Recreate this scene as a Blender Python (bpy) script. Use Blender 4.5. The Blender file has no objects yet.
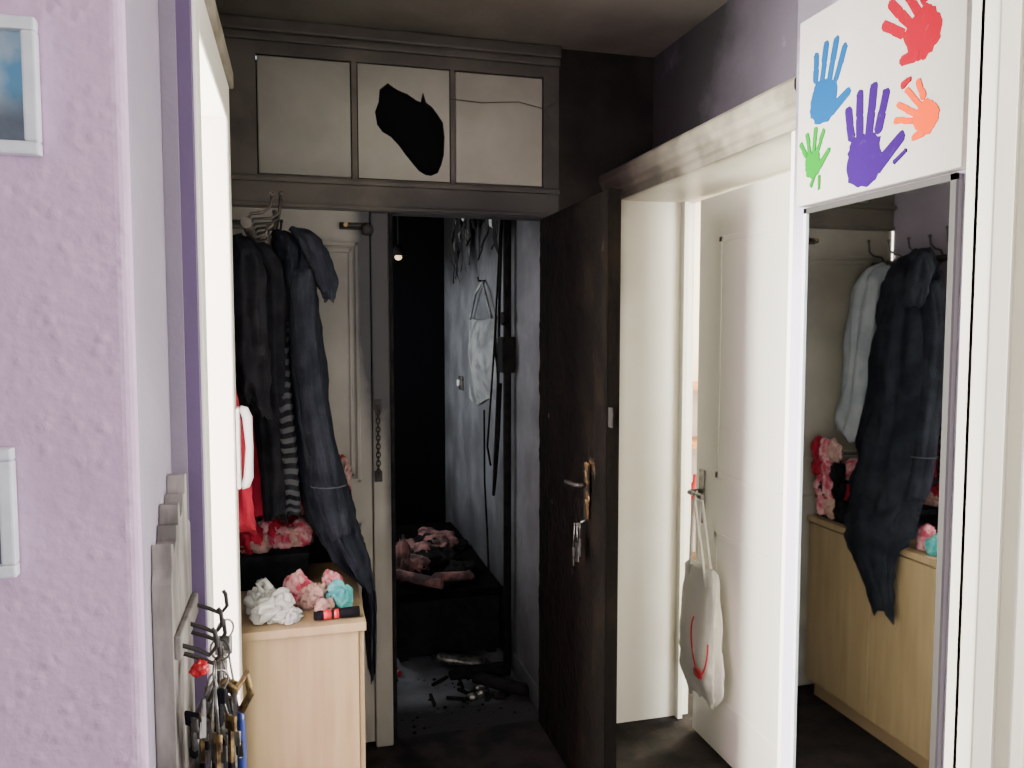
import bpy, bmesh, math, random
from mathutils import Vector, Matrix, noise
random.seed(4)
R=math.radians
scene=bpy.context.scene

# ---------------------------------------------------------------- materials
def mat(name,c1,c2=None,scale=5,lo=.4,hi=.6,rough=.6,bump=0,bscale=60,metal=0,
        soots=(),stretch=(1,1,1),emit=None,spec=.5,voro=False,trans=0):
    m=bpy.data.materials.new(name); m.use_nodes=True
    nt=m.node_tree; N=nt.nodes; L=nt.links
    b=N['Principled BSDF']
    b.inputs['Roughness'].default_value=rough
    b.inputs['Metallic'].default_value=metal
    b.inputs['Specular IOR Level'].default_value=spec
    tc=N.new('ShaderNodeTexCoord')
    mp=N.new('ShaderNodeMapping'); mp.inputs['Scale'].default_value=stretch
    L.new(tc.outputs['Object'],mp.inputs['Vector'])
    nz=N.new('ShaderNodeTexNoise'); nz.inputs['Scale'].default_value=scale
    nz.inputs['Detail'].default_value=5
    L.new(mp.outputs[0],nz.inputs['Vector'])
    rp=N.new('ShaderNodeValToRGB')
    rp.color_ramp.elements[0].position=lo; rp.color_ramp.elements[1].position=hi
    rp.color_ramp.elements[0].color=(*c1,1); rp.color_ramp.elements[1].color=(*(c2 or c1),1)
    L.new(nz.outputs['Fac'],rp.inputs['Fac'])
    out=rp.outputs['Color']
    if soots:
        sp=N.new('ShaderNodeSeparateXYZ'); L.new(tc.outputs['Object'],sp.inputs[0])
        n2=N.new('ShaderNodeTexNoise'); n2.inputs['Scale'].default_value=3.5; n2.inputs['Detail'].default_value=8; n2.inputs['Roughness'].default_value=.62
        L.new(tc.outputs['Object'],n2.inputs['Vector'])
        nr=N.new('ShaderNodeMapRange'); nr.inputs[1].default_value=.28; nr.inputs[2].default_value=.68
        nr.inputs[3].default_value=.5; nr.inputs[4].default_value=1.25
        L.new(n2.outputs['Fac'],nr.inputs[0])
        for s in soots:
            cur=nr.outputs[0]
            for ax in 'xyz':
                if ax in s:
                    r=N.new('ShaderNodeMapRange'); r.interpolation_type='SMOOTHSTEP'
                    r.inputs[1].default_value=s[ax][0]; r.inputs[2].default_value=s[ax][1]
                    if s[ax][0]>s[ax][1]:
                        r.inputs[1].default_value=s[ax][1]; r.inputs[2].default_value=s[ax][0]
                        r.inputs[3].default_value=1; r.inputs[4].default_value=0
                    L.new(sp.outputs['XYZ'.index(ax.upper())],r.inputs[0])
                    mu=N.new('ShaderNodeMath'); mu.operation='MULTIPLY'
                    L.new(cur,mu.inputs[0]); L.new(r.outputs[0],mu.inputs[1]); cur=mu.outputs[0]
            mu=N.new('ShaderNodeMath'); mu.operation='MULTIPLY'; mu.use_clamp=True
            L.new(cur,mu.inputs[0]); mu.inputs[1].default_value=s.get('amt',1)
            mx=N.new('ShaderNodeMix'); mx.data_type='RGBA'
            L.new(mu.outputs[0],mx.inputs['Factor']); L.new(out,mx.inputs[6])
            mx.inputs[7].default_value=(*s.get('col',(.012,.011,.011)),1)
            out=mx.outputs[2]
    L.new(out,b.inputs['Base Color'])
    if bump:
        bn=N.new('ShaderNodeTexVoronoi' if voro else 'ShaderNodeTexNoise'); bn.inputs['Scale'].default_value=bscale
        L.new(mp.outputs[0],bn.inputs['Vector'])
        src=bn.outputs['Distance'] if voro else bn.outputs['Fac']
        if voro:
            n3=N.new('ShaderNodeTexNoise'); n3.inputs['Scale'].default_value=bscale*.9; n3.inputs['Detail'].default_value=3
            L.new(mp.outputs[0],n3.inputs['Vector'])
            r=N.new('ShaderNodeMapRange'); r.interpolation_type='SMOOTHSTEP'; r.inputs[1].default_value=0; r.inputs[2].default_value=.5
            r.inputs[3].default_value=.9; r.inputs[4].default_value=0; L.new(src,r.inputs[0])
            ad=N.new('ShaderNodeMath'); ad.operation='MULTIPLY_ADD'; L.new(r.outputs[0],ad.inputs[0]); L.new(n3.outputs['Fac'],ad.inputs[1]); L.new(n3.outputs['Fac'],ad.inputs[2]); src=ad.outputs[0]
        bp=N.new('ShaderNodeBump'); bp.inputs['Strength'].default_value=bump; bp.inputs['Distance'].default_value=.004
        L.new(src,bp.inputs['Height']); L.new(bp.outputs[0],b.inputs['Normal'])
    if emit:
        b.inputs['Emission Color'].default_value=(*emit[0],1); b.inputs['Emission Strength'].default_value=emit[1]
    return m

M={}
M['pink']=mat('woodchip_pink',(.62,.43,.62),(.57,.39,.57),rough=.85,bump=.6,bscale=42,voro=True,spec=.3)
M['lilac']=mat('lilac_paint',(.30,.265,.33),(.26,.225,.29),scale=3,rough=.85,bump=.25,bscale=70,
    soots=[dict(y=(1.9,2.9),z=(1.9,2.5),amt=.9)])
M['purple']=mat('purple_paint',(.13,.09,.18),rough=.8,bump=.2)
M['lilac_r']=mat('lilac_paint_right',(.60,.52,.70),(.54,.47,.66),scale=3,rough=.8,bump=.25,bscale=80,
    soots=[dict(y=(1.2,1.8),z=(1.6,2.2),amt=1.5,col=(.115,.098,.13)),dict(y=(1.8,2.8),z=(1.6,2.4),amt=1.3,col=(.014,.013,.014))])
M['ceil']=mat('sooty_ceiling',(.135,.125,.10),(.095,.086,.066),scale=3,rough=.9,bump=.3,bscale=70,
    soots=[dict(y=(2.2,3.0),amt=.6,col=(.03,.026,.02))])
M['ceil2']=mat('ceiling_paint',(.6,.57,.55),rough=.9)
M['floor']=mat('dark_floor',(.024,.02,.018),(.010,.009,.009),scale=9,rough=.8,bump=.4,spec=.2)
M['white']=mat('white_gloss_paint',(.90,.88,.79),(.87,.85,.74),scale=2,rough=.35,bump=.1,bscale=20)
M['white_far']=mat('white_paint_smoke',(.86,.83,.72),(.80,.77,.64),scale=3,rough=.4,bump=.1,bscale=20,
    soots=[dict(x=(1.225,1.16),z=(.2,2.0),amt=1.2,col=(.07,.06,.045)),dict(x=(1.34,1.18),z=(1.3,2.1),amt=.6,col=(.20,.17,.12)),dict(z=(1.9,2.15),y=(2.0,2.9),amt=.6,col=(.16,.14,.11))])
M['crown']=mat('sooty_crown_paint',(.33,.30,.23),(.18,.16,.125),scale=8,rough=.5,
    soots=[dict(y=(1.6,2.8),amt=.95,col=(.045,.04,.03))])
M['panel']=mat('transom_panel_paint',(.27,.26,.215),(.22,.21,.17),scale=4,rough=.5,bump=.05,
    soots=[dict(z=(2.3,2.52),amt=.45,col=(.07,.06,.048)),dict(x=(.65,.92),amt=.4,col=(.06,.052,.042)),dict(x=(.3,.2),z=(2.2,2.1),amt=.3,col=(.07,.06,.05))])
M['frame']=mat('sooty_frame_paint',(.085,.074,.056),(.042,.036,.028),scale=6,rough=.65,
    soots=[dict(x=(.4,.95),amt=.9),dict(z=(2.45,2.6),amt=.8,col=(.022,.019,.015)),dict(x=(.2,.45),z=(2.12,1.97),amt=.9)])
M['leaf']=mat('smoky_white_door',(.33,.31,.255),(.27,.255,.205),scale=4,rough=.5,
    soots=[dict(z=(1.2,2.1),amt=.5,col=(.07,.062,.048)),dict(x=(.17,.30),z=(1.0,1.6),amt=2.8),dict(x=(.285,.325),z=(.3,1.3),amt=1.2)])
M['wallburn']=mat('burnt_wall',(.018,.016,.014),(.009,.008,.007),scale=5,rough=.95,bump=.4,spec=.15)
M['wallgrey']=mat('smoked_grey_wall',(.25,.26,.28),(.13,.135,.15),scale=4,rough=.7,bump=.5,bscale=30,
    soots=[dict(z=(1.7,2.1),amt=1.2),dict(z=(.7,.1),amt=1,col=(.03,.03,.03)),dict(amt=.5,col=(.03,.03,.032))])
M['black']=mat('char_black',(.007,.007,.007),(.014,.013,.012),scale=20,rough=.9,bump=.1,bscale=80,spec=.12)
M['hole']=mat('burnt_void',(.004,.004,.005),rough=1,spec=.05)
M['burnt']=mat('charred_door_wood',(.004,.0032,.0026),(.011,.0075,.005),scale=11,lo=.48,hi=.8,rough=.95,bump=.8,bscale=70,stretch=(1,1,.5),spec=.06)
M['burntbrown']=mat('scorched_wood',(.010,.007,.004),(.16,.085,.03),scale=26,lo=.5,hi=.75,rough=.85,bump=.8,bscale=60,spec=.2)
M['ash']=mat('ash_floor',(.08,.085,.095),(.21,.22,.24),scale=5,lo=.3,hi=.65,rough=.9,bump=.8,bscale=60,
    soots=[dict(y=(3.3,3.05),amt=1.5),dict(x=(.55,.85),y=(3.6,3.1),amt=.8)])
M['oak']=mat('light_oak',(.36,.27,.15),(.28,.20,.105),scale=5,rough=.5,bump=.05,stretch=(6,6,.6),lo=.3,hi=.7)
M['oakedge']=mat('oak_edge',(.26,.18,.10),rough=.5)
M['navy']=mat('navy_wool',(.009,.011,.0165),(.019,.022,.030),scale=14,rough=.95,bump=.6,bscale=220,spec=.1)
M['navyseam']=mat('navy_seam',(.045,.05,.06),rough=.9)
M['rib']=mat('ribbed_knit_grey',(.035,.037,.043),rough=.95)
M['blackcloth']=mat('black_cloth',(.005,.005,.007),(.011,.011,.014),scale=20,rough=.95,bump=.4,bscale=200,spec=.1)
M['greycloth']=mat('grey_jacket_cloth',(.30,.33,.36),(.23,.26,.29),scale=10,rough=.9,bump=.4,bscale=150)
M['board_dirty']=mat('pale_hanging_sheet',(.27,.28,.28),(.11,.115,.12),scale=9,rough=.7,bump=.5,bscale=12)
M['redcloth']=mat('red_cloth',(.45,.006,.035),(.30,.004,.02),scale=10,rough=.9,bump=.4,bscale=150)
M['pinkcloth']=mat('pink_patterned_cloth',(.42,.035,.08),(.58,.33,.34),scale=38,rough=.9,bump=.4,bscale=100)
M['peach']=mat('peach_cloth',(.46,.29,.24),(.30,.18,.16),scale=20,rough=.9)
M['dullpink']=mat('sooty_pink_cloth',(.36,.17,.15),(.07,.04,.04),scale=14,rough=.9,bump=.4,bscale=100)
M['teal']=mat('teal_cloth',(.03,.27,.28),(.12,.38,.35),scale=30,rough=.8)
M['plastic']=mat('white_plastic_bag',(.52,.53,.51),(.38,.39,.38),scale=22,rough=.3,bump=.5,bscale=40)
M['plw']=mat('white_plastic',(.8,.8,.78),rough=.3)
M['metal']=mat('worn_steel',(.28,.27,.25),(.12,.115,.11),scale=40,rough=.4,metal=.9)
M['dmetal']=mat('dark_iron',(.03,.026,.023),rough=.6,metal=.4)
M['brass']=mat('tarnished_brass',(.30,.20,.08),(.05,.03,.015),scale=60,rough=.5,metal=.7)
M['red']=mat('red_plastic',(.5,.01,.02),rough=.4)
M['blue']=mat('blue_plastic',(.02,.04,.22),rough=.4)
M['canvas']=mat('canvas_primed',(.47,.435,.41),(.43,.40,.38),scale=3,rough=.85,bump=.3,bscale=400)
M['mirror']=mat('mirror_glass',(.88,.91,.90),rough=.02,metal=1)
M['mframe']=mat('mirror_frame_dark',(.04,.037,.035),rough=.5)
M['mside']=mat('mirror_frame_side',(.10,.095,.095),rough=.5)
M['silver']=mat('silver_picture_frame',(.74,.78,.82),(.66,.70,.76),scale=30,rough=.35,metal=.1)
M['board']=mat('distressed_grey_wood',(.32,.29,.27),(.11,.10,.09),scale=16,rough=.7,bump=.3,stretch=(1,1,.3))
M['cream']=mat('cream_cotton',(.84,.82,.74),(.78,.75,.67),scale=8,rough=.9,bump=.3,bscale=200)
M['orange']=mat('orange_wood',(.6,.28,.08),(.45,.2,.06),scale=6,rough=.5)
M['roomwall']=mat('warm_room_wall',(.80,.76,.68),rough=.9)
M['bulb']=mat('dim_bulb',(.8,.6,.3),rough=.4,emit=((1,.75,.4),1.5))
def paint(n,c): return mat(n,c,tuple(min(1,v*.85+.04) for v in c),scale=60,lo=.62,hi=.85,rough=.85,spec=.08)
M['pblue']=paint('paint_blue',(.002,.062,.19)); M['pred']=paint('paint_red',(.29,.0004,.015))
M['ppur']=paint('paint_purple',(.030,.005,.11)); M['por']=paint('paint_orange',(.66,.055,.0004)); M['pgr']=paint('paint_green',(.003,.20,.010))
M['photo']=mat('photo_print',(.10,.30,.50),(.55,.60,.62),scale=9,rough=.25,soots=[dict(z=(1.85,1.80),amt=1.2,col=(.10,.13,.17)),])

# ---------------------------------------------------------------- mesh builder
class MB:
    def __init__(s,name): s.name=name; s.bm=bmesh.new(); s.mats=[]
    def mi(s,k):
        if k not in s.mats: s.mats.append(k)
        return s.mats.index(k)
    def box(s,x0,x1,y0,y1,z0,z1,k,bev=0,mx=None):
        r=bmesh.ops.create_cube(s.bm,size=1); vs=r['verts']
        for v in vs:
            v.co=Vector(((x0+x1)/2+v.co.x*(x1-x0),(y0+y1)/2+v.co.y*(y1-y0),(z0+z1)/2+v.co.z*(z1-z0)))
            if mx: v.co=mx@v.co
        fs={f for v in vs for f in v.link_faces}; i=s.mi(k)
        for f in fs: f.material_index=i
        if bev:
            es=list({e for v in vs for e in v.link_edges})
            r=bmesh.ops.bevel(s.bm,geom=es,offset=bev,segments=2,affect='EDGES',profile=.6)
            for f in r['faces']: f.material_index=i
        return s
    def prism(s,pts,vec,k,sm=False):
        vec=Vector(vec); a=[s.bm.verts.new(Vector(p)) for p in pts]; b=[s.bm.verts.new(Vector(p)+vec) for p in pts]
        i=s.mi(k); n=len(a); fs=[s.bm.faces.new(a),s.bm.faces.new(b[::-1])]
        for j in range(n):
            f=s.bm.faces.new((a[j],b[j],b[(j+1)%n],a[(j+1)%n])); f.smooth=sm; fs.append(f)
        for f in fs: f.material_index=i
        return fs
    def tube(s,pts,r,k,n=10,closed=False,cap=True):
        pts=[Vector(p) for p in pts]; m=len(pts); i=s.mi(k)
        rr=r if isinstance(r,(list,tuple)) else [r]*m
        rings=[]; up=None
        for j,p in enumerate(pts):
            if closed: t=(pts[(j+1)%m]-pts[j-1]).normalized()
            else: t=(pts[min(j+1,m-1)]-pts[max(j-1,0)]).normalized()
            if up is None: up=t.orthogonal().normalized()
            up=(up-t*up.dot(t))
            up=up.normalized() if up.length>1e-6 else t.orthogonal().normalized()
            w=t.cross(up)
            rings.append([s.bm.verts.new(p+(up*math.cos(2*math.pi*q/n)+w*math.sin(2*math.pi*q/n))*rr[j]) for q in range(n)])
        for j in range(m if closed else m-1):
            A=rings[j];B=rings[(j+1)%m]
            for q in range(n):
                f=s.bm.faces.new((A[q],A[(q+1)%n],B[(q+1)%n],B[q])); f.smooth=True; f.material_index=i
        if cap and not closed:
            for f in (s.bm.faces.new(rings[0][::-1]),s.bm.faces.new(rings[-1])): f.material_index=i
        return s
    def blob(s,c,sc,k,amp=.25,freq=6,seed=0,sub=4,zmin=None):
        r=bmesh.ops.create_icosphere(s.bm,subdivisions=sub,radius=1); i=s.mi(k)
        for v in r['verts']:
            d=v.co.normalized(); p=Vector((d.x*sc[0],d.y*sc[1],d.z*sc[2]))
            o=Vector((seed*3.1,seed*1.7,seed*.9))
            h=noise.noise(p*freq*4+o)*.6+abs(noise.noise(p*freq*9+o))*.7+noise.noise(p*freq*22+o)*.25
            p=p*(1+amp*h)
            v.co=Vector(c)+p
            if zmin is not None and v.co.z<zmin: v.co.z=zmin
        for f in {f for v in r['verts'] for f in v.link_faces}: f.smooth=True; f.material_index=i
        return s
    def cloth(s,c,w,d,h,k,seed=0,n=34,zmin=0,crk=1):
        i=s.mi(k); sd=Vector((seed*2.3,seed*1.1,seed*.7))
        sub=5 if n>30 else 4
        r=bmesh.ops.create_icosphere(s.bm,subdivisions=sub,radius=1)
        for v in r['verts']:
            p=v.co.normalized(); q=p+.35*Vector((noise.noise(p*1.5+sd),noise.noise(p*1.5+sd+Vector((5,0,0))),noise.noise(p*1.5+sd+Vector((0,7,0)))))
            lump=.34*noise.noise(q*1.2+sd)
            a=min(1,abs(noise.noise(Vector((q.x*1.6,q.y*1.0,q.z*1.3))+sd*2))*3.5)
            b=min(1,abs(noise.noise(Vector((q.x*1.5,q.y*3.2,q.z*2))+sd*3))*3.5)
            cre=-.22*crk*(1-a)**1.5-.10*crk*(1-b)**1.5
            f=1+lump+cre
            v.co=Vector((c[0]+p.x*w*f,c[1]+p.y*d*f,max(zmin,c[2]+.35*h+p.z*h*.62*f)))
        for f in {f for v in r['verts'] for f in v.link_faces}: f.smooth=True; f.material_index=i
        return s
    def loft(s,rings,k,n=64,sub=6,fold=.10,nf=9,seed=0,smooth=True,band=None,hem=0):
        P=[Vector(r[:3]) for r in rings]; A=[(r[3],r[4]) for r in rings]; i=s.mi(k); i2=s.mi(band) if band else i
        def cr(a,b,c,d,t): return .5*((2*b)+(c-a)*t+(2*a-5*b+4*c-d)*t*t+(3*b-a-3*c+d)*t**3)
        m=len(rings); out=[]
        for j in range(m-1):
            for q in range(sub+(1 if j==m-2 else 0)):
                t=q/sub; g=lambda arr,f:cr(*[f(arr[max(0,min(m-1,j+o))]) for o in (-1,0,1,2)],t)
                c=Vector((g(P,lambda v:v.x),g(P,lambda v:v.y),g(P,lambda v:v.z)))
                ha=max(.004,g(A,lambda v:v[0])); hb=max(.003,g(A,lambda v:v[1])); L=j+t
                if band and (len(out)//2)%2: ha*=1.12; hb*=1.12
                row=[]; last=(L/(m-1))**3
                for w in range(n):
                    th=2*math.pi*w/n
                    sn=math.sin(nf*th+seed+1.2*math.sin(L*.8+seed)+1.5*noise.noise(Vector((L*.5,seed,0))))
                    sharp=1-2*abs(sn)**.6
                    fo=1+fold*(.55*sn+.45*sharp)*min(1,L*.5)+fold*.9*noise.noise(Vector((math.cos(th)*2,math.sin(th)*2,L*.8+seed*3)))+fold*.8*noise.noise(Vector((math.cos(th)*4,math.sin(th)*4,L*2.4+seed*3)))
                    dz=.012*noise.noise(Vector((th,L,seed)))-hem*last*(.5+.5*math.sin(2*th+seed)+.6*noise.noise(Vector((math.cos(th)*3,math.sin(th)*3,seed))))
                    row.append(s.bm.verts.new(c+Vector((math.sin(th)*hb*fo,math.cos(th)*ha*fo,dz))))
                out.append(row)
        for j in range(len(out)-1):
            for w in range(n):
                f=s.bm.faces.new((out[j][w],out[j][(w+1)%n],out[j+1][(w+1)%n],out[j+1][w])); f.smooth=smooth; f.material_index=i2 if (j//2)%2 else i
        for row in (out[0],out[-1][::-1]):
            f=s.bm.faces.new(row); f.material_index=i
        return s
    def done(s,bev=0):
        bmesh.ops.recalc_face_normals(s.bm,faces=s.bm.faces)
        me=bpy.data.meshes.new(s.name); s.bm.to_mesh(me); s.bm.free()
        for k in s.mats: me.materials.append(M[k])
        o=bpy.data.objects.new(s.name,me); scene.collection.objects.link(o)
        if bev:
            b=o.modifiers.new('bevel','BEVEL'); b.width=bev; b.segments=2; b.limit_method='ANGLE'; b.angle_limit=R(40)
        return o

CEIL=2.60; YP=2.92
# ---------------------------------------------------------------- shell
b=MB('floor'); b.box(-2.3,3.6,-2.0,YP+.04,-.1,0,'floor'); b.done()
b=MB('floor.001'); b.box(-.1,1.0,YP+.04,5.3,-.1,0,'ash'); b.done()
b=MB('floor.002'); b.box(1.0,3.6,YP+.04,4.7,-.1,0,'floor'); b.done()
b=MB('ceiling'); b.box(-.42,1.6,.9,YP+.1,CEIL,CEIL+.1,'ceil'); b.done()
b=MB('ceiling.001'); b.box(-2.3,1.6,-2.0,.9,CEIL,CEIL+.1,'ceil2')
b.box(-2.3,-.42,.9,3.6,CEIL,CEIL+.1,'ceil2'); b.box(1.6,3.6,-.2,4.7,CEIL,CEIL+.1,'ceil2'); b.done()
b=MB('ceiling.002'); b.box(-.1,1.0,YP+.1,5.3,2.5,2.6,'black'); b.done()

b=MB('wall_left')
cr=.02; arc=[(-.2-cr+cr*math.sin(t),1.12+cr-cr*math.cos(t),0) for t in [R(a) for a in range(0,91,15)]]
pts=[(-2.2,1.12,0)]+arc+[(-.2,1.42,0),(-.40,1.42,0),(-.40,1.24,0),(-2.2,1.24,0)]
fs=b.prism(pts,(0,0,CEIL),'pink'); li=b.mi('lilac')
for f in fs:
    f.normal_update()
    if abs(f.normal.x)>.8: f.material_index=li
b.box(-.40,-.20,1.42,2.08,2.14,CEIL,'lilac')
b.box(-.40,-.24,2.08,YP,0,CEIL,'lilac')
b.box(-.1995,-.176,1.380,1.41,0,2.6,'lilac')
b.box(-.176,-.155,1.385,1.41,0,2.2,'purple')
b.done()
b=MB('wall_bedroom')
XB=-1.75
b.box(XB-.1,XB,1.24,3.6,0,.6,'roomwall'); b.box(XB-.1,XB,1.24,3.6,2.3,CEIL,'roomwall')
b.box(XB-.1,XB,2.6,3.6,.6,2.3,'roomwall')
b.box(XB-.1,-.4,3.5,3.6,0,CEIL,'roomwall'); b.done()
b=MB('window_1')
for z in (.6,2.24): b.box(XB-.08,XB-.02,1.26,2.6,z,z+.06,'plw')
for y in (1.26,1.9,2.54): b.box(XB-.08,XB-.02,y,y+.06,.6,2.3,'plw')
b.done()

b=MB('trim_1')
b.box(-.40,-.15,1.41,1.47,0,2.14,'white'); b.box(-.40,-.15,2.04,2.10,0,2.14,'white')
b.box(-.40,-.15,1.47,2.04,2.05,2.14,'white'); b.box(-.20,-.14,1.39,2.12,2.14,2.18,'crown')
b.done(.004)

b=MB('wall_right')
b.box(1.13,1.40,1.10,1.665,0,CEIL,'lilac_r')
b.box(1.35,1.50,1.665,YP,2.14,CEIL,'lilac_r')
b.box(1.13,1.40,.15,1.10,2.42,CEIL,'lilac_r')
b.box(1.13,1.40,-2.0,.15,0,CEIL,'lilac_r')
b.done()
b=MB('wall_rear')
b.box(-2.3,-.9,-2.1,-2.0,0,CEIL,'roomwall'); b.box(.7,1.4,-2.1,-2.0,0,CEIL,'roomwall')
b.box(-.9,.7,-2.1,-2.0,0,.9,'roomwall'); b.box(-.9,.7,-2.1,-2.0,2.3,CEIL,'roomwall')
b.box(-2.4,-2.3,-2.1,1.24,0,CEIL,'roomwall'); b.done()
b=MB('added_window_rear')  # unseen window, added behind the camera to go with the fill lamp
for z in (.9,2.24): b.box(-.9,.7,-2.08,-2.02,z,z+.06,'plw')
for x in (-.9,-.13,.64): b.box(x,x+.06,-2.08,-2.02,.9,2.3,'plw')
b.done()

b=MB('trim_2')
b.box(1.18,1.50,2.85,YP,0,2.04,'white_far'); b.box(1.17,1.50,1.667,1.74,0,2.04,'white')
b.box(1.17,1.50,1.667,YP,2.04,2.14,'white_far')
b.box(1.165,1.18,2.87,YP-.002,0,2.05,'white_far')
prof=[(1.17,2.03),(1.158,2.03),(1.158,2.05),(1.148,2.058),(1.148,2.075),(1.138,2.085),(1.134,2.10),(1.125,2.112),(1.125,2.13),(1.132,2.14),(1.17,2.14)]
b.prism([(x,1.668,z) for x,z in prof],(0,YP-1.67,0),'crown')
b.box(1.44,1.46,2.82,2.85,0,2.04,'white_far')
b.box(1.44,1.455,2.846,2.849,.86,.98,'dmetal')
b.done(.002)

b=MB('trim_3')
b.box(1.085,1.42,1.085,1.10,0,2.42,'white'); b.box(1.085,1.13,1.06,1.118,0,2.42,'white')
b.box(1.16,1.19,1.055,1.086,0,2.42,'white'); b.box(1.30,1.42,1.05,1.086,0,2.42,'white')
b.box(1.085,1.13,.12,.20,0,2.42,'white'); b.box(1.085,1.42,.12,1.118,2.40,2.46,'white')
b.done(.004)
b=MB('door_1')
mxd=Matrix.Translation((1.40,.20,0))@Matrix.Rotation(R(-75),4,'Z')
b.box(0,.04,0,.82,.01,2.02,'white',0,mxd)
for z0,z1 in ((.15,.85),(1.0,1.9)):
    for q in ((.1,.72,z1-.02,z1),(.1,.72,z0,z0+.02),(.1,.12,z0,z1),(.70,.72,z0,z1)): b.box(-.01,.001,q[0],q[1],q[2],q[3],'white',0,mxd)
b.tube([mxd@Vector(p) for p in ((0,.76,1.03),(-.05,.76,1.03),(-.06,.74,1.03),(-.06,.64,1.03))],.009,'metal')
b.done(.003)

# ---------------------------------------------------------------- partition with transom cupboards
b=MB('transom_cupboard')
F='frame'
b.box(-.24,.965,YP,YP+.09,1.972,2.085,F)
b.box(-.24,.965,YP,YP+.03,2.49,CEIL,F)
for x0,x1 in ((-.24,-.122),(.199,.217),(.552,.567),(.905,.965)): b.box(x0,x1,YP,YP+.03,2.085,2.49,F)
b.box(-.24,.965,YP-.035,YP,2.555,CEIL,F,.008); b.box(-.24,.965,YP-.02,YP,2.53,2.556,F,.005)
b.box(-.24,.965,YP-.02,YP,2.060,2.077,F,.004); b.box(-.24,.965,YP-.012,YP,1.975,1.99,F,.004)
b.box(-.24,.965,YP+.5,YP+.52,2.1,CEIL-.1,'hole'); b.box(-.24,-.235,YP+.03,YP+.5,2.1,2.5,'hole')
for x0,x1 in ((-.118,.195),(.571,.901)):
    b.box(x0,x1,YP+.004,YP+.024,2.089,2.486,'panel',.004)
cx,cz=.405,2.268
outer=[(.221,2.089),(.548,2.089),(.548,2.486),(.221,2.486)]
h0=[(-.108,.133),(-.079,.158),(-.06,.145),(-.043,.136),(-.01,.125),(.022,.105),(.038,.10),(.047,.135),(.058,.10),(.08,.085),(.1,.06),(.119,.032),(.125,-.02),(.122,-.083),(.112,-.12),(.1,-.148),(.075,-.16),(.054,-.158),(.03,-.145),(.007,-.119),(-.018,-.09),(-.043,-.057),(-.07,-.03),(-.1,-.014),(-.118,.01),(-.125,.054),(-.112,.09)]
hole=[(cx+x,cz+z) for x,z in h0]
i=b.mi('panel'); j=b.mi('black')
ed=[]; 
for loop in (outer,hole):
    vs=[b.bm.verts.new((x,YP+.004,z)) for x,z in loop]
    for q in range(len(vs)): ed.append(b.bm.edges.new((vs[q],vs[(q+1)%len(vs)])))
r=bmesh.ops.triangle_fill(b.bm,edges=ed,use_beauty=True)
for g in r['geom']:
    if isinstance(g,bmesh.types.BMFace): g.material_index=i
for q in range(len(hole)):
    a=hole[q]; c=hole[(q+1)%len(hole)]
    f=b.bm.faces.new([b.bm.verts.new(p) for p in ((a[0],YP+.004,a[1]),(c[0],YP+.004,c[1]),(c[0],YP+.03,c[1]),(a[0],YP+.03,a[1]))]); f.material_index=j
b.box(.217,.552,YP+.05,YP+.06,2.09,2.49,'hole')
b.done()
b=MB('loose_wire')
b.tube([(.552,YP-.002,2.385),(.60,YP-.02,2.378),(.66,YP-.03,2.372),(.72,YP-.03,2.378),(.80,YP-.03,2.385),(.90,YP-.02,2.37),(.95,YP-.01,2.40)],.0016,'dmetal',6)
b.tube([(.90,YP-.02,2.37),(.925,YP-.02,2.33),(.915,YP-.015,2.27),(.94,YP-.01,2.22)],.0014,'dmetal',6); b.done()

b=MB('wall_partition')
b.box(.965,1.40,YP,YP+.1,0,CEIL,'wallburn'); b.box(.935,.965,YP,YP+.09,0,1.97,'black')
b.done()
b=MB('door_2')
b.box(-.235,.255,YP,YP+.04,.02,1.97,'leaf')
b.box(.258,.322,YP-.012,YP+.06,0,1.97,'leaf',.006)
b.box(.322,.338,YP-.004,YP+.09,0,1.97,'black',.004)
for z0,z1 in ((1.0,1.86),(.25,.85)):
    for a in (0,.022):
        t=.012-a*.2
        x0,x1=-.16+a,.215-a; Z0,Z1=z0+a,z1-a
        for q in ((x0,x1,Z1-.014,Z1),(x0,x1,Z0,Z0+.014),(x0,x0+.014,Z0,Z1),(x1-.014,x1,Z0,Z1)):
            b.box(q[0],q[1],YP-t,YP,q[2],q[3],'leaf',.003)
b.box(.15,.24,YP-.01,YP,1.905,1.93,'dmetal',.003)
b.tube([(.15,YP-.022,1.918),(.25,YP-.022,1.918)],.010,'dmetal'); b.tube([(.17,YP-.022,1.918),(.17,YP-.045,1.918)],.008,'brass')
b.blob((.245,YP-.03,1.905),(.02,.015,.02),'dmetal',.4,20,2,3)
b.done()
b=MB('door_chain')
b.box(.262,.290,YP-.020,YP-.0125,1.26,1.30,'dmetal',.002); b.box(.262,.290,YP-.020,YP-.0125,1.0,1.04,'dmetal',.002)
for q in range(17):
    zc=1.27-q*.0155; L=[]
    for w in range(12):
        t=2*math.pi*w/12; u=math.cos(t)*.007; v=math.sin(t)*.011
        L.append((.276+(u if q%2 else u*.3),YP-.026+(0 if q%2 else u),zc+v))
    b.tube(L,.0025,'dmetal',6,closed=True)
b.done()

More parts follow.
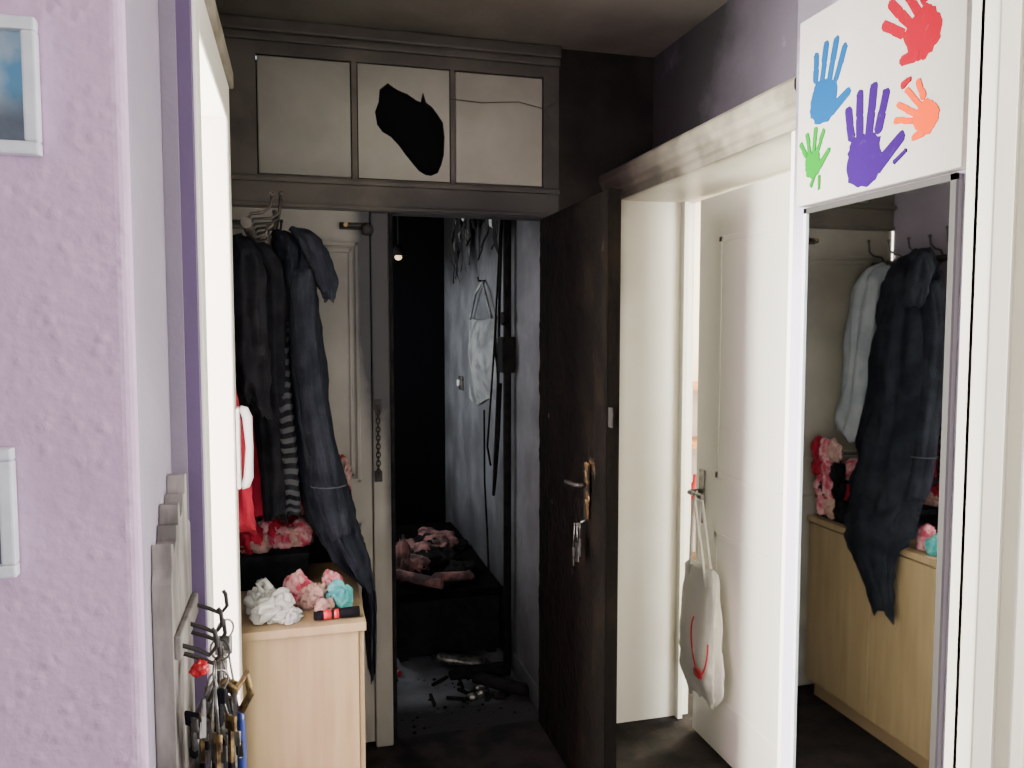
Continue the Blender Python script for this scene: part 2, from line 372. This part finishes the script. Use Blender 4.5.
b=MB('door_3')
b.box(.892,.930,2.225,YP-.002,.012,1.965,'burnt')
i=b.mi('burnt'); i2=b.mi('burntbrown'); ny,nz=90,220; G=[]
def cell(y,z):
    d,_=noise.voronoi(Vector((y*30,z*22,0)))
    return min(1,(d[1]-d[0])*3)
for a in range(ny+1):
    row=[]
    for c in range(nz+1):
        y=2.227+(YP-.006-2.227)*a/ny; z=.014+1.949*c/nz
        e=0 if a in (0,ny) or c in (0,nz) else 1
        d=.0015+e*(.007*abs(noise.noise(Vector((y*12,z*7,1))))+.004*cell(y,z)*(.5+.5*noise.noise(Vector((y*5,z*4,8))))+.004*abs(noise.noise(Vector((y*35,z*25,4)))))
        pan=1 if (2.33<y<2.81 and (.2<z<.85 or 1.0<z<1.85)) else 0
        row.append(b.bm.verts.new((.8915-d+.003*pan,y,z)))
    G.append(row)
for a in range(ny):
    for c in range(nz):
        f=b.bm.faces.new((G[a][c],G[a+1][c],G[a+1][c+1],G[a][c+1])); f.smooth=True
        y=2.227+.69*a/ny; z=1.949*c/nz
        near=max(0,1-math.hypot((y-2.36)/.10,(z-1.10)/.17))
        f.material_index=i2 if noise.noise(Vector((y*22,z*16,3)))*.7+near*.75>.52 else i
b.box(.876,.882,2.345,2.385,.95,1.13,'burntbrown',.002)
b.blob((.880,2.37,1.10),(.004,.018,.03),'brass',.5,20,3,3); b.blob((.880,2.36,1.01),(.004,.015,.025),'brass',.5,20,5,3)
b.tube([(.885,2.365,1.06),(.85,2.365,1.06),(.842,2.38,1.06),(.842,2.46,1.055)],.007,'dmetal')
b.box(.893,.90,2.20,2.225,1.26,1.32,'dmetal',.002)
b.tube([(.885,2.365,.95),(.86,2.365,.94)],.004,'metal')
for q,(dy,L) in enumerate(((0,.07),(.018,.09),(-.018,.08),(.01,.10))):
    b.box(.855-.006*q,.858-.006*q,2.362+dy-.008,2.362+dy+.008,.93-L,.93-L+.03,'metal',.002)
    b.box(.855-.006*q,.858-.006*q,2.362+dy-.003,2.362+dy+.003,.93-L-.03,.93-L,'metal')
    b.tube([(.857-.006*q,2.363,.94),(.856-.006*q,2.362+dy,.93-L+.03)],.002,'metal',6)
b.done()

# ---------------------------------------------------------------- burnt room behind
b=MB('wall_burnt_room')
b.box(.935,1.0,YP+.09,5.3,0,2.5,'wallgrey')
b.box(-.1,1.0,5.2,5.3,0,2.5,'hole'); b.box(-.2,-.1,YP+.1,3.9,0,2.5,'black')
b.box(-.2,-.1,3.9,5.3,0,1.0,'black'); b.box(-.2,-.1,3.9,5.3,2.0,2.5,'black'); b.box(-.2,-.1,4.9,5.3,1.0,2.0,'black')
b.box(-.1,.32,YP+.1,YP+.14,0,2.1,'black')
b.done()
b=MB('added_window_burnt_room')  # out of view, added as an opening for the burnt room fill
for z in (1.0,1.95): b.box(-.18,-.12,3.9,4.9,z,z+.05,'burnt')
for y in (3.9,4.37,4.85): b.box(-.18,-.12,y,y+.05,1.0,2.0,'burnt')
b.done()
b=MB('baseboard_burnt_room'); b.box(.92,.935,YP+.09,3.42,0,.09,'wallgrey',.004); b.done()
b=MB('heating_pipe')
b.tube([(.905,3.46,0),(.905,3.46,2.49)],.018,'black',14)
b.box(.872,.934,3.42,3.50,1.36,1.52,'black',.006)
b.tube([(.88,3.46,1.60),(.90,3.46,1.60)],.03,'black',14)
b.done()
b=MB('hanging_cable')
b.tube([(.90,3.52,2.18),(.89,3.54,1.7),(.88,3.53,1.3),(.87,3.55,.95),(.875,3.60,.78),(.90,3.66,.85),(.915,3.66,1.05),(.92,3.64,1.3)],.007,'black',8)
b.tube([(.91,3.58,2.1),(.88,3.62,1.4),(.86,3.66,1.0),(.89,3.72,.9)],.005,'black',8)
b.tube([(.90,3.9,1.15),(.89,3.85,.8),(.88,3.75,.55),(.87,3.68,.40)],.005,'black',8)
b.done()
# sooty cloth bag hanging flat on the wall
b=MB('hanging_bag')
i=b.mi('board_dirty'); G=[]
for a in range(25):
    row=[]
    for c in range(25):
        u=a/24; v=c/24; y=3.76+.60*u+.02*math.sin(v*7); z=1.62-.44*v+.03*math.sin(u*5+1)*v-.02*math.sin(u*math.pi)*(1-v)
        bul=.05*math.sin(u*math.pi)*math.sin(min(1,v*1.05)*math.pi)**.7
        row.append(b.bm.verts.new((.925-bul-.012*noise.noise(Vector((y*8,z*6,2))),y,z)))
    G.append(row)
for a in range(24):
    for c in range(24):
        f=b.bm.faces.new((G[a][c],G[a+1][c],G[a+1][c+1],G[a][c+1])); f.material_index=i; f.smooth=True
b.tube([(.915,3.80,1.61),(.91,3.92,1.74),(.92,4.02,1.80),(.91,4.14,1.74),(.915,4.30,1.61)],.007,'board_dirty'); b.tube([(.934,4.02,1.80),(.90,4.02,1.80),(.895,4.02,1.82)],.006,'dmetal'); b.done()
b=MB('wall_socket')
b.box(.918,.934,4.58,4.66,1.20,1.28,'metal',.004); b.tube([(.92,4.62,1.24),(.905,4.62,1.24)],.02,'plw'); b.done()
b=MB('melted_plastic_shreds')
i=b.mi('black'); i2=b.mi('metal'); i3=b.mi('board_dirty')
for q in range(38):
    y=3.55+random.random()*.85; x=.885-random.random()*.08; w=.012+random.random()*.03; L=.12+random.random()*.33
    k=random.choice([i,i,i,i,i2]); pr=None; ph=random.random()*6
    for t in range(9):
        f=t/8; yy=y+.04*math.sin(ph+f*4)+.03*f*random.uniform(-1,1); xx=x+.02*math.sin(ph*2+f*5); ww=w*(1-f)**.6+.002
        cur=[b.bm.verts.new((xx,yy-ww,2.22-L*f)),b.bm.verts.new((xx+.008*math.sin(ph+f*9),yy+ww,2.22-L*f+random.uniform(-.01,.01)))]
        if pr: fc=b.bm.faces.new((pr[0],pr[1],cur[1],cur[0])); fc.material_index=k; fc.smooth=True
        pr=cur
b.box(.74,.93,3.55,4.6,2.21,2.24,'black')
b.box(.80,.84,3.56,3.60,2.24,2.49,'black'); b.box(.80,.84,4.5,4.54,2.24,2.49,'black'); b.done()
b=MB('charred_bench')
b.box(.42,.91,3.62,4.9,.03,.30,'black',.01); b.box(.40,.918,3.60,4.92,.30,.34,'burnt',.006)
for y in (3.66,4.85): b.box(.44,.48,y,y+.04,0,.03,'black'); b.box(.86,.90,y,y+.04,0,.03,'black')
b.done()
def shoe(b,c,ang,k,s=1):
    mx=Matrix.Translation(c)@Matrix.Rotation(ang,4,'Z')
    rings=[(0,-.12,.02,.025,.02),(0,-.10,.03,.03,.035),(0,-.04,.035,.03,.04),(0,.03,.045,.03,.035),(0,.10,.055,.03,.03),(0,.13,.05,.02,.02)]
    i=b.mi(k); R0=[]
    for x,y,z,h,w in rings:
        R0.append([b.bm.verts.new(mx@Vector((math.cos(t)*w*s,y*s,max(.002,(z+math.sin(t)*h*.8)*s)))) for t in [2*math.pi*q/14 for q in range(14)]])
    for A,B in zip(R0,R0[1:]):
        for q in range(14):
            f=b.bm.faces.new((A[q],A[(q+1)%14],B[(q+1)%14],B[q])); f.smooth=True; f.material_index=i
    b.bm.faces.new(R0[0]).material_index=i; b.bm.faces.new(R0[-1]).material_index=i
b=MB('sooty_clothes_pile')
for q in range(16):
    b.cloth((.50+.33*((q*7)%16)/16,3.85+random.random()*.65,.342),.07+random.random()*.04,.10,.04+random.random()*.06,['dullpink','black','dullpink','black'][q%4],q,26,.341,1.3)
b.cloth((.475,3.84,.345),.045,.08,.20,'dullpink',31,30,.341,1.3)
b.done()
b=MB('pink_shoe'); shoe(b,(.53,3.68,.341),R(60),'dullpink'); b.done()
b=MB('pink_shoe.001'); shoe(b,(.70,3.69,.341),R(110),'dullpink',.9); b.done()
b=MB('burnt_shoe'); shoe(b,(.70,3.50,0),R(75),'metal',1.05); b.done()
b=MB('burnt_shoe.001'); shoe(b,(.76,3.36,0),R(105),'blackcloth',1.15); b.done()
b=MB('burnt_shoe.002'); shoe(b,(.82,3.22,0),R(60),'black',1.0); b.done()
b=MB('floor_debris')
for q in range(16):
    x=.62+random.random()*.26; y=3.16+random.random()*.36; s=.006+random.random()*.012
    b.blob((x,y,s*.7),(s*1.4,s,s*1.2),random.choice(['black','burnt','metal']),.8,20,q,3,zmin=.001)
for q in range(60):
    x=.34+random.random()*.55; y=2.95+random.random()*.55; s=.002+random.random()*.004
    b.blob((x,y,s*.6),(s*1.4,s,s),random.choice(['black','burnt','ash']),.7,20,q,1,zmin=.0005)
for q in range(7):   # charred laths
    x=.5+random.random()*.3; y=3.1+random.random()*.3; a=random.random()*3.14
    b.box(-.05,.05,-.006,.006,.001,.012,'black',0,Matrix.Translation((x,y,0))@Matrix.Rotation(a,4,'Z'))
for q in range(22):
    x=.37+random.random()*.05; y=3.5+random.random()*.1
    b.blob((x,y,.012),(.010,.010,.012),['dullpink','peach','redcloth','black'][q%4],.5,20,q,2,zmin=.001)
b.done()
b=MB('bulb_lamp')
b.blob((.60,4.9,1.99),(.022,.022,.018),'bulb',0,1,0,3)
b.tube([(.60,4.9,2.0),(.60,4.9,2.06)],[.05,.02],'black',16); b.tube([(.60,4.9,2.06),(.60,4.9,2.5)],.006,'black'); b.done()

# ---------------------------------------------------------------- right far room & door leaf with bag
b=MB('wall_study')
b.box(1.5,3.6,4.6,4.7,0,CEIL,'roomwall'); b.box(1.40,1.50,YP+.1,4.6,0,CEIL,'roomwall')
b.box(3.5,3.6,1.7,4.6,0,CEIL,'roomwall'); b.box(3.5,3.6,-.2,1.7,0,.7,'roomwall'); b.box(3.5,3.6,-.2,1.7,2.3,CEIL,'roomwall')
b.box(1.4,3.5,-.2,-.1,0,CEIL,'roomwall')
b.done()
b=MB('added_window_study')  # unseen window, added so the near right casing gets strong light
for z in (.7,2.24): b.box(3.52,3.58,-.1,1.7,z,z+.06,'plw')
for y in (-.1,.77,1.64): b.box(3.52,3.58,y,y+.06,.7,2.3,'plw')
b.done()
b=MB('door_4')
b.box(1.455,1.495,1.745,2.725,.01,2.03,'white')
for z0,z1 in ((.2,.82),(1.02,1.88)):
    for q in ((1.86,2.58,z1-.02,z1),(1.86,2.58,z0,z0+.02),(1.86,1.88,z0,z1),(2.56,2.58,z0,z1)):
        b.box(1.4525,1.456,q[0],q[1],q[2],q[3],'white',.001)
b.box(1.449,1.456,2.655,2.695,.83,1.03,'metal',.002)
b.tube([(1.455,2.675,.95),(1.405,2.675,.95),(1.395,2.665,.95),(1.395,2.56,.95)],.009,'metal')
b.done(.002)
b=MB('tote_bag')
b.loft([(1.405,2.57,.70,.09,.012),(1.40,2.57,.67,.115,.022),(1.395,2.565,.54,.13,.032),(1.39,2.56,.42,.14,.042),(1.39,2.55,.34,.14,.042),(1.40,2.56,.27,.12,.03),(1.405,2.57,.23,.09,.015)],'cream',56,5,.16,5,2,hem=.03)
for dy in (-.06,.06):
    b.tube([(1.385,2.57+dy,.64),(1.38,2.58+dy*.6,.78),(1.38,2.60+dy*.1,.93),(1.395,2.605,.963),(1.41,2.60+dy*.1,.93),(1.41,2.58+dy*.7,.74),(1.41,2.57+dy,.66)],.006,'cream',8)
L=[(1.346-.003*math.sin(t*2),2.48+.06*math.cos(t),.45+.11*math.sin(t)) for t in [R(a) for a in range(-190,60,15)]]
b.tube(L,.003,'red',6); b.blob((1.346,2.49,.34),(.006,.03,.02),'red',.4,10,3,2)
b.done()
b=MB('shelf_unit')
for z in (.1,.45,.85,1.2): b.box(2.1,3.0,4.25,4.59,z,z+.025,'orange')
for x in (2.1,2.98): b.box(x,x+.02,4.25,4.59,0,1.25,'orange')
for q in range(9):
    x=2.16+q*.09; z=random.choice((.126,.476,.876,1.226)); b.tube([(x,4.4,z),(x,4.4,z+.12),(x,4.4,z+.15),(x,4.4,z+.19)],[.03,.03,.012,.012],random.choice(['brass','red','plw','dmetal']),12)
b.done()

# ---------------------------------------------------------------- canvas with handprints, mirror
b=MB('handprint_canvas')
b.box(1.10,1.128,1.142,1.612,1.828,2.235,'canvas',.003)
layer=[0]
def px():
    layer[0]+=1; return -.0004-.00004*layer[0]
def capsule(b,y,z,ang,L,w,k,w2=None):
    w2=w2 or w*.8; pts=[]
    for t in range(0,181,20):
        a=R(t); pts.append((w/2*math.cos(a+math.pi),-w/2*math.sin(a)*.8))
    for t in range(0,181,20):
        a=R(t); pts.append((w2/2*math.cos(a),L+w2/2*math.sin(a)))
    a=R(ang); P=[]
    for u,v in pts:
        u+=random.uniform(-.0014,.0014); v+=random.uniform(-.0014,.0014); U=u*math.cos(a)+v*math.sin(a); V=-u*math.sin(a)+v*math.cos(a)
        P.append((1.1,y-U,z+V))
    b.prism(P,(px(),0,0),k)
def hand(b,y,z,s,rot,k,mir=1,spread=14,th=1):
    def pos(u,v):
        a=R(rot); u*=mir; return y-(u*math.cos(a)+v*math.sin(a))*s, z+(-u*math.sin(a)+v*math.cos(a))*s
    pal=[(-.036,-.03),(-.028,-.042),(-.008,-.046),(.016,-.044),(.032,-.034),(.038,-.012),(.038,.012),(.034,.028),(.018,.034),(0,.036),(-.02,.034),(-.034,.026),(-.040,.0)]
    P=[]
    for n in range(39):
        t=n/3; a=pal[int(t)]; c=pal[(int(t)+1)%13]; f=t-int(t)
        yy,zz=pos((a[0]+(c[0]-a[0])*f)*1.0+random.uniform(-.0025,.0025),a[1]+(c[1]-a[1])*f+random.uniform(-.0025,.0025)); P.append((1.1,yy,zz))
    b.prism(P,(px(),0,0),k)
    for u,an,L in ((-.030,-spread*1.4,.050),(-.010,-spread*.4,.064),(.012,spread*.4,.060),(.032,spread*1.4,.042)):
        for v0,l in ((.036,L*.44),(.036+L*.54,L*.50)):
            uu=u+math.sin(R(an))*(v0-.035); yy,zz=pos(uu,v0)
            capsule(b,yy,zz,rot+an*mir,l*s,.017*s,k,.017*s)
    yy,zz=pos(-.034,-.020); capsule(b,yy,zz,rot-52*mir,.046*s*th,.024*s,k,.018*s)
hand(b,1.522,2.045,1.12,12,'pblue',-1,9)
hand(b,1.242,2.090,1.08,-38,'pred',1,13,.6)
hand(b,1.388,1.895,1.26,2,'ppur',-1,10,1.25)
hand(b,1.228,1.935,.72,-50,'por',1,20,.6)
hand(b,1.553,1.915,.68,-5,'pgr',-1,24,1.3)
capsule(b,1.528,1.857,0,.025,.008,'pgr'); capsule(b,1.555,1.867,30,.025,.01,'pgr')
capsule(b,1.285,2.005,70,.016,.014,'pred'); capsule(b,1.30,1.868,60,.03,.01,'ppur')
b.done()
b=MB('wall_mirror')
b.box(1.118,1.129,1.165,1.600,.28,1.823,'mside',.001)
b.box(1.1165,1.1185,1.177,1.592,.295,1.812,'mirror')
b.box(1.113,1.1185,1.165,1.178,.28,1.823,'mframe')
b.box(1.113,1.1185,1.591,1.602,.28,1.823,'silver')
b.box(1.113,1.1185,1.165,1.602,1.812,1.824,'mframe')
b.done()

# ---------------------------------------------------------------- left pictures
def picture(name,x0,x1,z0,z1):
    b=MB(name); y=1.118; w=.016
    for q in ((x0,x1,z1-w,z1),(x0,x1,z0,z0+w)): b.box(q[0],q[1],y-.018,y,q[2],q[3],'silver',.003)
    for q in ((x0,x0+w,z0+w,z1-w),(x1-w,x1,z0+w,z1-w)): b.box(q[0],q[1],y-.018,y,q[2],q[3],'silver',.003)
    b.box(x0+w-.001,x1-w+.001,y-.006,y,z0+w-.001,z1-w+.001,'photo'); return b.done()
picture('picture_frame',-.44,-.298,1.762,1.925)
picture('picture_frame.001',-.47,-.342,1.243,1.405)

# ---------------------------------------------------------------- key rack
b=MB('key_rack')
pts=[(1.165,.70),(1.165,1.20),(1.175,1.22),(1.175,1.255),(1.19,1.25),(1.195,1.235),(1.22,1.25),(1.225,1.27),(1.24,1.265),(1.245,1.295),(1.258,1.295),(1.262,1.27),(1.285,1.275),(1.30,1.30),(1.32,1.295),(1.325,1.325),(1.34,1.325),(1.345,1.25),(1.37,1.24),(1.37,.70),(1.34,.685),(1.26,.695),(1.19,.685)]
b.prism([(-.199,y,z) for y,z in pts],(.026,0,0),'board')
b.box(-.173,-.163,1.17,1.365,1.09,1.125,'board',.003)
for q in range(5):
    y=1.18+q*.043; z=1.11-(q%2)*.03
    b.tube([(-.170,y,z),(-.145,y,z-.01),(-.128,y,z-.02),(-.118,y,z-.008),(-.120,y,z+.012),(-.124,y,z+.018)],.0035,'dmetal',8)
b.done(.002)
b=MB('key_bunch')
def ring(b,c,r,k='metal',tilt=0):
    L=[(c[0]+r*math.cos(t)*math.sin(tilt),c[1]+r*math.cos(t)*math.cos(tilt),c[2]+r*math.sin(t)) for t in [2*math.pi*q/16 for q in range(16)]]
    b.tube(L,.0018,k,6,closed=True)
cols=['metal','dmetal','metal','brass','blackcloth']
for q in range(5):
    y=1.18+q*.043; z=1.075-(q%2)*.03; x=-.122
    ring(b,(x,y,z-.012),.016,'metal',q)
    for w in range(7):
        a=random.uniform(-.35,.35); l=.04+random.random()*.03; xx=x+random.uniform(-.035,.02); z0=z-.03-random.random()*.14
        mx=Matrix.Translation((xx,y+.02*a,z0))@Matrix.Rotation(a,4,'X')@Matrix.Rotation(random.uniform(0,2),4,'Z')
        k=random.choice(cols)
        b.box(-.003,.003,-.003,.003,-l,0,k,0,mx); b.box(-.0025,.0025,-.011,.011,-.012,.012,k,.002,mx); b.box(-.0015,.0015,0,.008,-l,-l+.015,k,0,mx)
        b.tube([(x,y,z-.02),(xx,y+.02*a,z0)],.002,'metal',6)
b.blob((-.145,1.21,1.06),(.010,.010,.010),'red',.8,30,1,4)
b.tube([(-.118,1.25,1.02),(-.10,1.26,1.0),(-.085,1.27,1.02),(-.08,1.275,.985),(-.095,1.27,.96)],.006,'brass',8)
b.loft([(-.12,1.30,.97,.01,.008),(-.12,1.30,.93,.03,.012),(-.12,1.30,.86,.035,.015),(-.12,1.30,.80,.02,.012)],'blackcloth',24,4,.1,4,1)
b.loft([(-.12,1.2,.95,.008,.008),(-.12,1.2,.9,.02,.012),(-.12,1.2,.82,.022,.014),(-.12,1.2,.76,.01,.01)],'blackcloth',24,4,.15,4,5)
b.loft([(-.10,1.34,.93,.008,.006),(-.10,1.34,.87,.012,.008),(-.10,1.34,.80,.012,.008)],'blue',16,3,.05,3,1)
b.done()

b=MB('intercom_phone')
b.box(-.149,-.140,2.045,2.095,1.16,1.36,'plw',.004)
L=[(-.140,2.07,1.355),(-.130,2.07,1.352),(-.123,2.07,1.335),(-.119,2.07,1.26),(-.123,2.07,1.185),(-.130,2.07,1.168),(-.140,2.07,1.165)]
b.tube(L,[.010,.012,.012,.009,.012,.012,.010],'plw',16)
b.done()

# ---------------------------------------------------------------- coats
b=MB('coat_rack')
b.tube([(-.12,2.14,1.82),(-.12,2.89,1.82)],.014,'dmetal',14)
for y in (2.18,2.86): b.tube([(-.239,y,1.82),(-.12,y,1.82)],.012,'dmetal',10); b.tube([(-.239,y,1.82),(-.232,y,1.82)],.03,'dmetal',14)
for q in range(7):
    y=2.2+q*.105; r=random.uniform(-.03,.03)
    b.tube([(-.12,y,1.835),(-.11,y,1.85),(-.08+r,y,1.855),(-.06+r,y,1.87),(-.055+r,y,1.90+r)],.004,'dmetal',8)
    b.tube([(-.12,y,1.81),(-.10,y,1.79),(-.075,y,1.795),(-.07,y,1.82)],.004,'dmetal',8)
    b.blob((-.055+r,y,1.905+r),(.007,.007,.007),'dmetal',0,1,0,2)
b.done()
b=MB('navy_coat')
b.loft([(-.05,2.54,1.85,.03,.02),(-.03,2.54,1.83,.07,.04),(-.01,2.54,1.77,.12,.055),(.0,2.54,1.67,.14,.06),(.01,2.54,1.5,.15,.065),(.03,2.53,1.3,.16,.065),(.065,2.52,1.1,.17,.07),(.11,2.50,.95,.175,.065),(.15,2.48,.86,.165,.05),(.192,2.47,.79,.145,.022),(.200,2.45,.71,.105,.018),(.200,2.42,.63,.07,.016),(.200,2.39,.54,.05,.012)],'navy',84,7,.20,6,1,hem=.03)
b.loft([(.0,2.48,1.85,.03,.02),(.03,2.46,1.825,.05,.035),(.06,2.43,1.77,.06,.035),(.083,2.42,1.70,.055,.03),(.092,2.42,1.66,.05,.018)],'navy',40,6,.2,4,3,hem=.03)
b.loft([(.02,2.42,1.72,.05,.035),(.02,2.39,1.55,.05,.035),(.04,2.37,1.35,.045,.035),(.07,2.36,1.15,.045,.035),(.10,2.36,1.0,.045,.035),(.11,2.36,.96,.04,.03)],'navy',40,6,.2,4,6,hem=.02)
b.tube([(.08+.05*math.cos(t),2.36-.047*math.sin(t),1.10) for t in [R(a) for a in range(0,181,20)]],.0018,'navyseam',6)
b.loft([(-.045,2.40,1.58,.015,.018),(-.045,2.38,1.40,.02,.022),(-.03,2.37,1.2,.02,.022),(-.02,2.37,1.02,.018,.02)],'blackcloth',20,26,.08,3,2,band='rib')
b.done()
b=MB('black_jacket')
b.loft([(-.16,2.26,1.80,.02,.02),(-.14,2.26,1.76,.05,.045),(-.135,2.26,1.68,.065,.055),(-.13,2.26,1.5,.07,.055),(-.125,2.26,1.40,.07,.05),(-.12,2.26,1.37,.06,.05)],'blackcloth',56,7,.22,5,4,hem=.06)
b.done()
b=MB('black_jacket.001')
b.loft([(-.15,2.66,1.80,.02,.02),(-.12,2.66,1.77,.04,.05),(-.10,2.66,1.67,.05,.06),(-.09,2.66,1.4,.055,.07),(-.085,2.66,1.2,.06,.07),(-.08,2.66,1.13,.055,.07)],'blackcloth',56,7,.22,6,8,hem=.03)
b.done()
b=MB('black_jacket.002')
b.loft([(-.13,2.37,1.81,.015,.02),(-.11,2.37,1.77,.03,.05),(-.09,2.37,1.68,.035,.055),(-.085,2.37,1.4,.035,.045),(-.075,2.37,1.15,.035,.035),(-.07,2.37,1.03,.03,.03)],'blackcloth',48,7,.2,5,5,hem=.03)
b.done()
b=MB('grey_jacket')
b.loft([(-.12,2.81,1.82,.02,.02),(-.08,2.81,1.79,.04,.05),(-.05,2.81,1.70,.06,.07),(-.03,2.81,1.4,.065,.085),(-.01,2.81,1.22,.07,.09),(-.01,2.81,1.13,.065,.085)],'greycloth',56,7,.22,5,9,hem=.03)
b.done()
b=MB('red_jacket')
b.loft([(-.15,2.465,1.55,.015,.02),(-.125,2.465,1.50,.03,.05),(-.105,2.465,1.3,.035,.075),(-.10,2.465,1.1,.035,.085),(-.10,2.465,1.02,.035,.08)],'redcloth',40,6,.2,5,2,hem=.02)
b.done()
b=MB('red_jacket.001')
b.loft([(-.19,2.19,1.46,.015,.012),(-.185,2.19,1.42,.03,.025),(-.175,2.19,1.25,.035,.04),(-.168,2.19,1.12,.035,.045),(-.16,2.19,1.04,.035,.045)],'redcloth',40,6,.2,4,5,hem=.02)
b.done()

# ---------------------------------------------------------------- shoe cabinet & things on it
b=MB('shoe_cabinet')
b.box(-.235,.145,2.13,2.895,.06,.748,'oak'); b.box(-.236,.165,2.118,2.90,.748,.772,'oak',.002)
b.box(.145,.160,2.135,2.51,.07,.742,'oak',.002); b.box(.145,.160,2.514,2.89,.07,.742,'oak',.002)
b.box(-.22,.13,2.15,2.87,0,.06,'oakedge')
b.done(.0015)
b=MB('storage_box')
b.box(-.22,.02,2.46,2.67,.773,.873,'blackcloth',.006); b.box(-.225,.025,2.455,2.672,.858,.878,'blackcloth',.004); b.done()
b=MB('storage_box.001')
b.box(-.20,.135,2.70,2.88,.773,.86,'blackcloth',.006); b.box(-.205,.14,2.695,2.885,.845,.865,'blackcloth',.004); b.done()
b=MB('clothes_pile')
ks=['pinkcloth','redcloth','peach','pinkcloth','blackcloth','redcloth']
for q in range(10):
    b.cloth((-.17+.165*(q/9),2.51+random.random()*.12,.879),.04+random.random()*.015,.045,.05+random.random()*.045,ks[q%6],q,24,.8785,1.4)
for q in range(16):
    b.cloth((-.10+.225*((q*5)%16)/15,2.735+random.random()*.11,.866+.045*(q%3)),.04,.04,.07,ks[(q+1)%6],q+20,34,.8655,1.4)
for q in range(12):
    y=2.715+.155*((q*5)%12)/11
    b.cloth((.142,y,.80+.075*(q%4)),.028,.03,.085,['blackcloth','pinkcloth','redcloth','peach','pinkcloth'][q%5],q+50,34,.7735,1.4)
b.done()
b=MB('plastic_bag')
b.cloth((-.075,2.195,.774),.065,.05,.085,'plastic',3,44,.773,1.8); b.cloth((-.105,2.235,.785),.04,.04,.10,'plastic',9,36,.773,1.8); b.cloth((-.04,2.175,.774),.04,.03,.05,'plastic',12,36,.773,1.6)
b.tube([(-.10,2.20,.85),(-.115,2.20,.875),(-.095,2.20,.885),(-.08,2.20,.86)],[.008,.005,.005,.008],'plastic',8); b.done()
b=MB('knitted_hat')
b.cloth((.035,2.27,.774),.045,.04,.07,'peach',2,36,.773,1.2); b.cloth((-.01,2.31,.774),.04,.04,.10,'pinkcloth',5,36,.773); b.cloth((.055,2.215,.774),.03,.025,.045,'peach',8,34,.773); b.done()
b=MB('knitted_hat.001')
b.cloth((.105,2.255,.774),.036,.036,.075,'teal',4,36,.773,.8); b.cloth((.085,2.32,.774),.035,.035,.09,'pinkcloth',6,34,.773); b.done()
b=MB('flashlight')
b.tube([(.03,2.155,.788),(.05,2.157,.788),(.052,2.157,.788),(.10,2.16,.788),(.102,2.16,.788),(.125,2.162,.788),(.15,2.163,.788)],[.011,.013,.012,.012,.013,.014,.014],'blackcloth',16)
b.tube([(.055,2.157,.788),(.075,2.158,.788)],.0128,'red',16); b.tube([(.082,2.1585,.788),(.095,2.159,.788)],.0128,'red',16)
b.done()

# ---------------------------------------------------------------- lights
def area(name,loc,rot,sx,sy,W,col):
    l=bpy.data.lights.new(name,'AREA'); l.shape='RECTANGLE'; l.size=sx; l.size_y=sy; l.energy=W; l.color=col
    o=bpy.data.objects.new(name,l); o.location=loc; o.rotation_euler=rot; scene.collection.objects.link(o); return o
area('window_daylight',(XB+.02,1.92,1.45),(0,R(-90),0),1.55,1.25,780,(1,.97,.87))
area('added_fill_rear',(-.1,-1.98,1.6),(R(90),0,0),1.5,1.4,38,(1,.95,.97))  # added fill from behind the camera for the pink wall
area('added_fill_study',(3.45,.8,1.5),(0,R(90),0),1.5,1.6,300,(1,.98,.95))  # added lamp that brightens the near right door reveal, not the canvas
area('added_fill_burnt_room',(-.10,4.4,1.5),(0,R(-90),0),.9,.9,13,(.96,.98,1))  # added lamp, lifts the grey wall and floor of the burnt room
area('ceiling_light_study',(2.4,3.4,2.55),(0,0,0),.5,.5,170,(1,.88,.66))
w=bpy.data.worlds.new('world'); scene.world=w; w.use_nodes=True
w.node_tree.nodes['Background'].inputs[0].default_value=(.8,.88,1,1); w.node_tree.nodes['Background'].inputs[1].default_value=1.0

cam=bpy.data.cameras.new('camera'); cam.sensor_width=36; cam.lens=28.125; cam.clip_start=.02
co=bpy.data.objects.new('camera',cam); co.location=(0,0,1.55); co.rotation_euler=(R(90-3.86),0,R(-15))
scene.collection.objects.link(co); scene.camera=co
